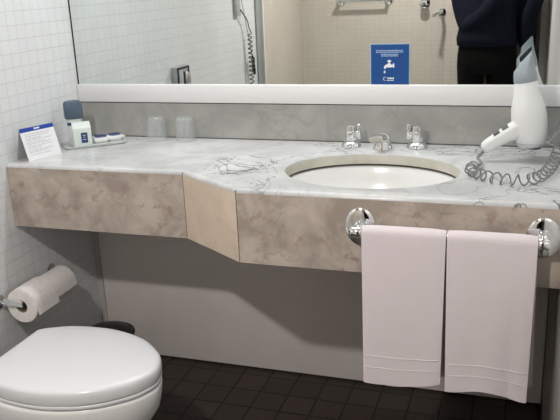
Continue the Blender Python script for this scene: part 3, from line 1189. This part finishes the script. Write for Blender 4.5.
o = add('bounce_tray', mkbox(.002, 1.06, YB + .002, YS - .031, .0005, .045, .006), M_CERAM)  # unseen tray, added to bounce lamp light towards the panel under the counter
tag(o, 'unseen low white tray added behind the clear glass screen to bounce light', 'shower tray')
gb = thing('grab_bar', 'chrome grab bar on the beige shower wall seen at the top of the mirror', 'grab bar', (.44, YB, 1.192))
bm = bmesh.new()
tube(bm, [(-.168, .055, 0), (.168, .055, 0)], .010, 14)
add('bar', bm, M_CHROME, gb)
for x in (-.160, .160):
    bm = bmesh.new()
    lathe(bm, [(.030, .0005), (.030, .006), (.018, .012), (.013, .02), (.013, .055)], (x, 0, 0), (0, 1, 0), 24)
    add('post', bm, M_CHROME, gb)
sm = thing('shower_mixer', 'chrome shower taps and spout on the beige wall left of the person', 'tap', (.945, YB, 1.16))
for x in (-.11, .11):
    bm = bmesh.new()
    lathe(bm, [(.034, .0005), (.034, .006), (.026, .012), (.015, .02), (.015, .035), (.026, .038), (.028, .060), (.018, .066)], (x, 0, .004), (0, 1, 0), 24)
    add('tap_handle', bm, M_CHROME, sm)
bm = bmesh.new()
lathe(bm, [(.026, .0005), (.026, .006), (.014, .012)], (0, 0, -.058), (0, 1, 0), 24)
tube(bm, spline([(0, .005, -.058), (0, .07, -.055), (-.02, .12, -.058), (-.035, .15, -.072)], 6), .011, 12)
add('spout', bm, M_CHROME, sm)

# coiled cord with clip by the shower screen
cc = thing('coiled_cord', 'thin coiled cord with a black clip hanging beside the shower screen', 'cord', (0, -1.655, .90))
bm = bmesh.new()
box(bm, .0005, .020, .09, .15, .27, .46, .004)
add('wall_hook', bm, mat('grey_hook', (.42, .43, .43), .4), cc)
bm = bmesh.new()
pts = [(.022, .10, .30), (.028, .07, .27), (.030, .03, .24), (.030, .01, .20)]
n0 = 14 * 15
coil = [(.030 + .011 * cos(2 * pi * i / 14), .004 + .013 * sin(2 * pi * i / 14), .17 - .024 * i / 14) for i in range(n0)]
tube(bm, spline(pts, 6) + coil, .0032, 6)
add('coil', bm, mat('dark_grey_cord', (.10, .10, .10), .5), cc)
bm = bmesh.new()
tube(bm, spline([(.014, .09, .42), (.024, .045, .25), (.030, -.012, .06), (.030, -.045, -.06)], 8), .002, 6)
add('straight_lead', bm, mat('pale_cord', (.25, .25, .25), .5), cc)
bm = bmesh.new()
loft(bm, [ring((.030, y, z), (0, -.2, -1), a, b, 16) for y, z, a, b in ((-.020, .045, .006, .004), (-.028, .03, .014, .010), (-.030, .0, .010, .008), (-.034, -.03, .015, .010), (-.040, -.055, .012, .008), (-.042, -.06, .004, .003))])
add('clip', bm, M_BLACK, cc)

# ------------------------------------------------------------------ lamps
ml = thing('mirror_lamp', 'white strip lamp on the wall above the mirror', 'lamp', (.80, .01, 1.98))
bm = bmesh.new()
box(bm, -.62, .62, -.20, -.0005, 0, .05, .006)
add('housing', bm, M_FRAME, ml)
add('diffuser', mkbox(-.58, .58, -.195, -.115, -.018, 0, .003), M_LENS, ml)
cl_ = thing('ceiling_lamp', 'round white lamp on the ceiling behind the shower screen', 'lamp', (.80, -2.08, CEIL))
bm = bmesh.new()
lathe(bm, [(.10, -.0005), (.10, -.03), (.085, -.04), (.085, -.06)], n=36)
add('base', bm, M_FRAME, cl_)
bm = bmesh.new()
lathe(bm, [(.08, -.06), (.08, -.085), (.075, -.095), (.06, -.10), (.001, -.10)], n=36)
add('dome', bm, M_LENS2, cl_)

# ------------------------------------------------------------------ the photographer, seen in the mirror
pe = thing('person', 'person in navy top and black trousers holding up a phone, seen in the mirror', 'person', (1.262, -2.47, 0))


def skin_mesh(nodes, edges, sub=2):
    me = bpy.data.meshes.new('tmp')
    me.from_pydata([n[0] for n in nodes], edges, [])
    o = bpy.data.objects.new('tmp', me)
    COL.objects.link(o)
    m = o.modifiers.new('s', 'SKIN')
    for i, n in enumerate(nodes):
        me.skin_vertices[0].data[i].radius = n[1] if isinstance(n[1], tuple) else (n[1], n[1])
    me.skin_vertices[0].data[0].use_root = True
    m2 = o.modifiers.new('u', 'SUBSURF')
    m2.levels = sub
    dg = bpy.context.evaluated_depsgraph_get()
    bm = bmesh.new()
    bm.from_object(o, dg)
    bpy.data.objects.remove(o)
    return bm


# local frame: x = person's right (as in the room), y = towards the mirror
PHC = CP - FW * .016 - RT * .062 - UP * .010 - Vector((1.262, -2.47, 0))       # phone centre
RH = PHC + RT * .085 - UP * .012 - FW * .012
LH = PHC - RT * .085 - UP * .012 - FW * .012
nodes = [((0, 0, .90), .115), ((0, -.005, 1.02), .110), ((0, -.01, 1.16), .118), ((0, -.015, 1.30), .115), ((0, -.02, 1.38), .07), ((0, -.005, 1.44), .050), ((0, .005, 1.49), .052),
         ((.10, -.015, 1.33), .075), ((.185, -.01, 1.325), .052), ((.200, -.01, 1.13), .045), ((.215, .00, .955), .038), ((.225, .07, 1.08), .035), (tuple(RH - Vector((0, .03, .05))), .026),
         ((-.10, -.015, 1.33), .075), ((-.175, -.01, 1.325), .052), ((-.165, .02, 1.17), .045), ((-.125, .06, 1.05), .038), ((-.01, .115, 1.14), .034), (tuple(LH - Vector((.04, .03, .04))), .026),
         ((.085, 0, .84), .092), ((.080, .0, .66), .075), ((.080, .005, .47), .055), ((.080, -.01, .28), .050), ((.080, -.02, .09), .036), ((.085, .07, .035), .034), ((.088, .13, .028), .028),
         ((-.085, 0, .84), .092), ((-.080, .0, .66), .075), ((-.080, .005, .47), .055), ((-.080, -.01, .28), .050), ((-.080, -.02, .09), .036), ((-.085, .07, .035), .034), ((-.088, .13, .028), .028)]
edges = [(0, 1), (1, 2), (2, 3), (3, 4), (4, 5), (5, 6), (3, 7), (7, 8), (8, 9), (9, 10), (10, 11), (11, 12), (3, 13), (13, 14), (14, 15), (15, 16), (16, 17), (17, 18),
         (0, 19), (19, 20), (20, 21), (21, 22), (22, 23), (23, 24), (24, 25), (0, 26), (26, 27), (27, 28), (28, 29), (29, 30), (30, 31), (31, 32)]
bm = skin_mesh(nodes, edges)


def put(dst, src):
    me = bpy.data.meshes.new('t')
    src.to_mesh(me)
    src.free()
    dst.from_mesh(me)
    bpy.data.meshes.remove(me)


# head: lofted egg with brow, nose, chin
HC = Vector((.02, .02, 1.565))
look = Vector((.30, .80, -.28)).normalized()
hxv = look.cross(Vector((0, 0, 1))).normalized()
hup = hxv.cross(look)


def hp(x, y, z):     # head frame: x right, y forward, z up
    return HC + hxv * x + look * y + hup * z


prof = [(-.118, .022, .020, .055), (-.108, .040, .040, .045), (-.085, .054, .066, .024), (-.055, .063, .080, .008), (-.02, .068, .088, .002), (.015, .071, .093, 0), (.05, .070, .092, -.004), (.08, .060, .080, -.008), (.10, .044, .058, -.012), (.113, .022, .030, -.014), (.116, .004, .006, -.014)]
hb = bmesh.new()
loft(hb, [[hp(a * sin(t), c + b * cos(t) * (1 if cos(t) > 0 else 1), z) for t in [2 * pi * i / 28 for i in range(28)]] for z, a, b, c in prof])
loft(hb, [[hp(a * cos(t), y + b * sin(t), z) for t in [2 * pi * i / 12 for i in range(12)]] for z, a, b, y in ((.02, .007, .008, .088), (0, .010, .012, .094), (-.018, .015, .017, .098), (-.030, .017, .014, .094), (-.036, .010, .006, .088))])
for s in (-1, 1):
    loft(hb, [[hp(s * (x + .004 * cos(t)), -.005 + r * .7 * sin(t), .0 + r * cos(t)) for t in [2 * pi * i / 14 for i in range(14)]] for x, r in ((.064, .018), (.072, .028), (.078, .026), (.076, .012))])
put(bm, hb)


def hand(wr, ph_side, s):
    """palm plus four unequal curled fingers and a thumb closing on the phone edge"""
    hb = bmesh.new()
    across = RT * (-s)           # towards the phone
    back = -FW
    c = wr
    pal = [((c - UP * .055), .022, .014), ((c - UP * .035), .034, .015), ((c - UP * .005), .040, .014), ((c + UP * .022), .038, .012)]
    rings = []
    for p, a, b in pal:
        rings.append([p + UP * 0 + RT * a * cos(t) + back * (b * sin(t) + .012) for t in [2 * pi * i / 16 for i in range(16)]])
    loft(hb, rings)
    put(bm, hb)
    for k, (o, ln) in enumerate(((.024, .9), (.008, 1.0), (-.008, .95), (-.024, .78))):
        b0 = c + UP * (.012 + o * .4) - across * (-o * .2) + back * .012 + RT * 0 + UP * o
        q = [b0 - across * .01, b0 + across * .022 * ln + back * .004, b0 + across * .042 * ln + back * .003, b0 + across * .056 * ln - back * .001]
        f = bmesh.new()
        tube(f, spline(q, 4), [.0088 - .0026 * i / 12 for i in range(13)], 10)
        put(bm, f)
    q = [c - UP * .03 + back * .008, c - UP * .016 - back * .004 + across * .01, c + UP * .002 - back * .010 + across * .022, c + UP * .014 - back * .010 + across * .034]
    f = bmesh.new()
    tube(f, spline(q, 4), [.0105 - .003 * i / 12 for i in range(13)], 10)
    put(bm, f)


# phone edge is 72 mm from its centre; the palms sit outside it
hand(RH + RT * .012 - FW * .004, 1, 1)
hand(LH - RT * .012 - FW * .004, -1, -1)
add('body', bm, M_SKIN, pe, angle=70)
# hair cap
hb = bmesh.new()
NK = 9
rows = []
for k in range(NK + 1):
    row = []
    for i in range(32):
        t = 2 * pi * i / 32
        cf = cos(t)                                   # 1 at the brow, -1 at the nape
        m_ = .5 - .5 * cf
        m_ = m_ * m_ * (3 - 2 * m_)
        zlow = .070 * (1 - m_) + (-.055) * m_          # hairline: high in front, low behind
        z = zlow + (.124 - zlow) * sin(pi / 2 * k / NK)
        zz = max(-1, min(1, z / .128))
        q = sqrt(max(0, 1 - zz * zz)) if z > 0 else 1 - .12 * (z / .055) ** 2
        row.append(hp(.079 * q * sin(t), -.006 + .100 * q * cf, z))
    rows.append(row)
loft(hb, rows)
add('hair', hb, M_HAIR, pe, angle=70)
for s in (-1, 1):
    eb = bmesh.new()
    lathe(eb, [(.002, -.006), (.006, -.003), (.0085, .0), (.007, .003), (.003, .0045)], hp(s * .031, .0795, .008), tuple(look), 16, sy=.75)
    ey = add('eye', eb, M_WHITE, pe)
    eb = bmesh.new()
    lathe(eb, [(.0042, .0030), (.0042, .0045), (.001, .0052)], hp(s * .031, .0795, .008), tuple(look), 14)
    add('iris', eb, M_HAIR, ey)
    eb = bmesh.new()
    tube(eb, [hp(s * .016, .090, .030), hp(s * .032, .084, .034), hp(s * .046, .073, .030)], .0024, 6)
    add('eyebrow', eb, M_HAIR, pe)
eb = bmesh.new()
tube(eb, spline([hp(-.022, .083, -.058), hp(0, .091, -.056), hp(.022, .083, -.058)], 4), .0045, 8)
add('lips', eb, mat('lips', (.33, .13, .11), .5), pe)


def sup(cx, cy, z, a, b, n=36, p=2.4):
    return [(cx + a * abs(cos(t)) ** (2 / p) * (1 if cos(t) >= 0 else -1), cy + b * abs(sin(t)) ** (2 / p) * (1 if sin(t) >= 0 else -1), z) for t in [2 * pi * i / n for i in range(n)]]


sh = bmesh.new()
loft(sh, [sup(-.012 + ox, -.005, z, a, b) for z, a, b, ox in ((.915, .172, .135, 0), (.918, .178, .140, 0), (.96, .184, .142, 0), (1.04, .170, .138, .004), (1.14, .165, .140, .008), (1.24, .178, .142, .012), (1.31, .190, .125, .012), (1.36, .165, .095, .012), (1.395, .10, .075, .012), (1.415, .068, .066, .012))])
for path, rad in ((((.14, -.015, 1.335), (.19, -.01, 1.30), (.200, -.01, 1.13), (.214, .00, .945), (.220, .03, .94), (.226, .08, 1.08), tuple(RH - Vector((.0, .04, .085)))), (.075, .066, .056, .048, .047, .046, .040)),
                  (((-.13, -.015, 1.335), (-.178, -.01, 1.30), (-.168, .02, 1.17), (-.13, .06, 1.045), (-.10, .085, 1.05), (-.01, .125, 1.13), tuple(LH - Vector((.055, .035, .06)))), (.075, .066, .058, .053, .052, .046, .040))):
    pp = spline(path, 5)
    rr_ = []
    for i in range(len(pp)):
        t = i / (len(pp) - 1) * (len(rad) - 1)
        k = min(int(t), len(rad) - 2)
        rr_.append(rad[k] + (rad[k + 1] - rad[k]) * (t - k))
    tube(sh, pp, rr_, 16)
add('top', sh, M_SHIRT, pe, angle=70)
tb = bmesh.new()
loft(tb, [sup(-.012, -.003, z, a, b) for z, a, b in ((.97, .160, .122), (.93, .166, .126), (.86, .174, .130), (.79, .176, .128), (.755, .172, .122))])
for s in (-1, 1):
    loft(tb, [sup(-.012 + s * x, y, z, a, b, 24) for z, x, y, a, b in ((.80, .088, 0, .086, .118), (.74, .088, 0, .084, .112), (.66, .087, .0, .080, .100), (.48, .086, .005, .070, .080), (.28, .086, -.005, .064, .070), (.10, .087, -.012, .062, .070), (.065, .087, -.01, .062, .072))])
add('trousers', tb, M_TROU, pe, angle=70)
for s in (-1, 1):
    so = bmesh.new()
    loft(so, [sup(s * .088, y, z, a, b, 24) for z, y, a, b in ((0.0005, .045, .046, .135), (.02, .045, .050, .140), (.045, .040, .048, .128), (.07, .0, .044, .080), (.095, -.012, .042, .06))])
    add('shoe', so, M_BLACK, pe)
pho = thing('phone', 'dark phone held up in front of the chest of the person in the mirror', 'phone', tuple(PHC + Vector((1.262, -2.47, 0))))
Mx = Matrix((RT, UP, -FW)).transposed()


def orient(bm, mv=(0, 0, 0)):
    bmesh.ops.transform(bm, matrix=Mx.to_4x4() @ Matrix.Translation(mv), verts=bm.verts)
    return bm


add('case', orient(mkbox(-.072, .072, -.036, .036, -.004, .004, .003)), M_PHONE, pho)
add('screen', orient(mkbox(-.068, .068, -.033, .033, .004, .0046)), mat('phone_screen', (.02, .02, .025), .1), pho, smooth=False)
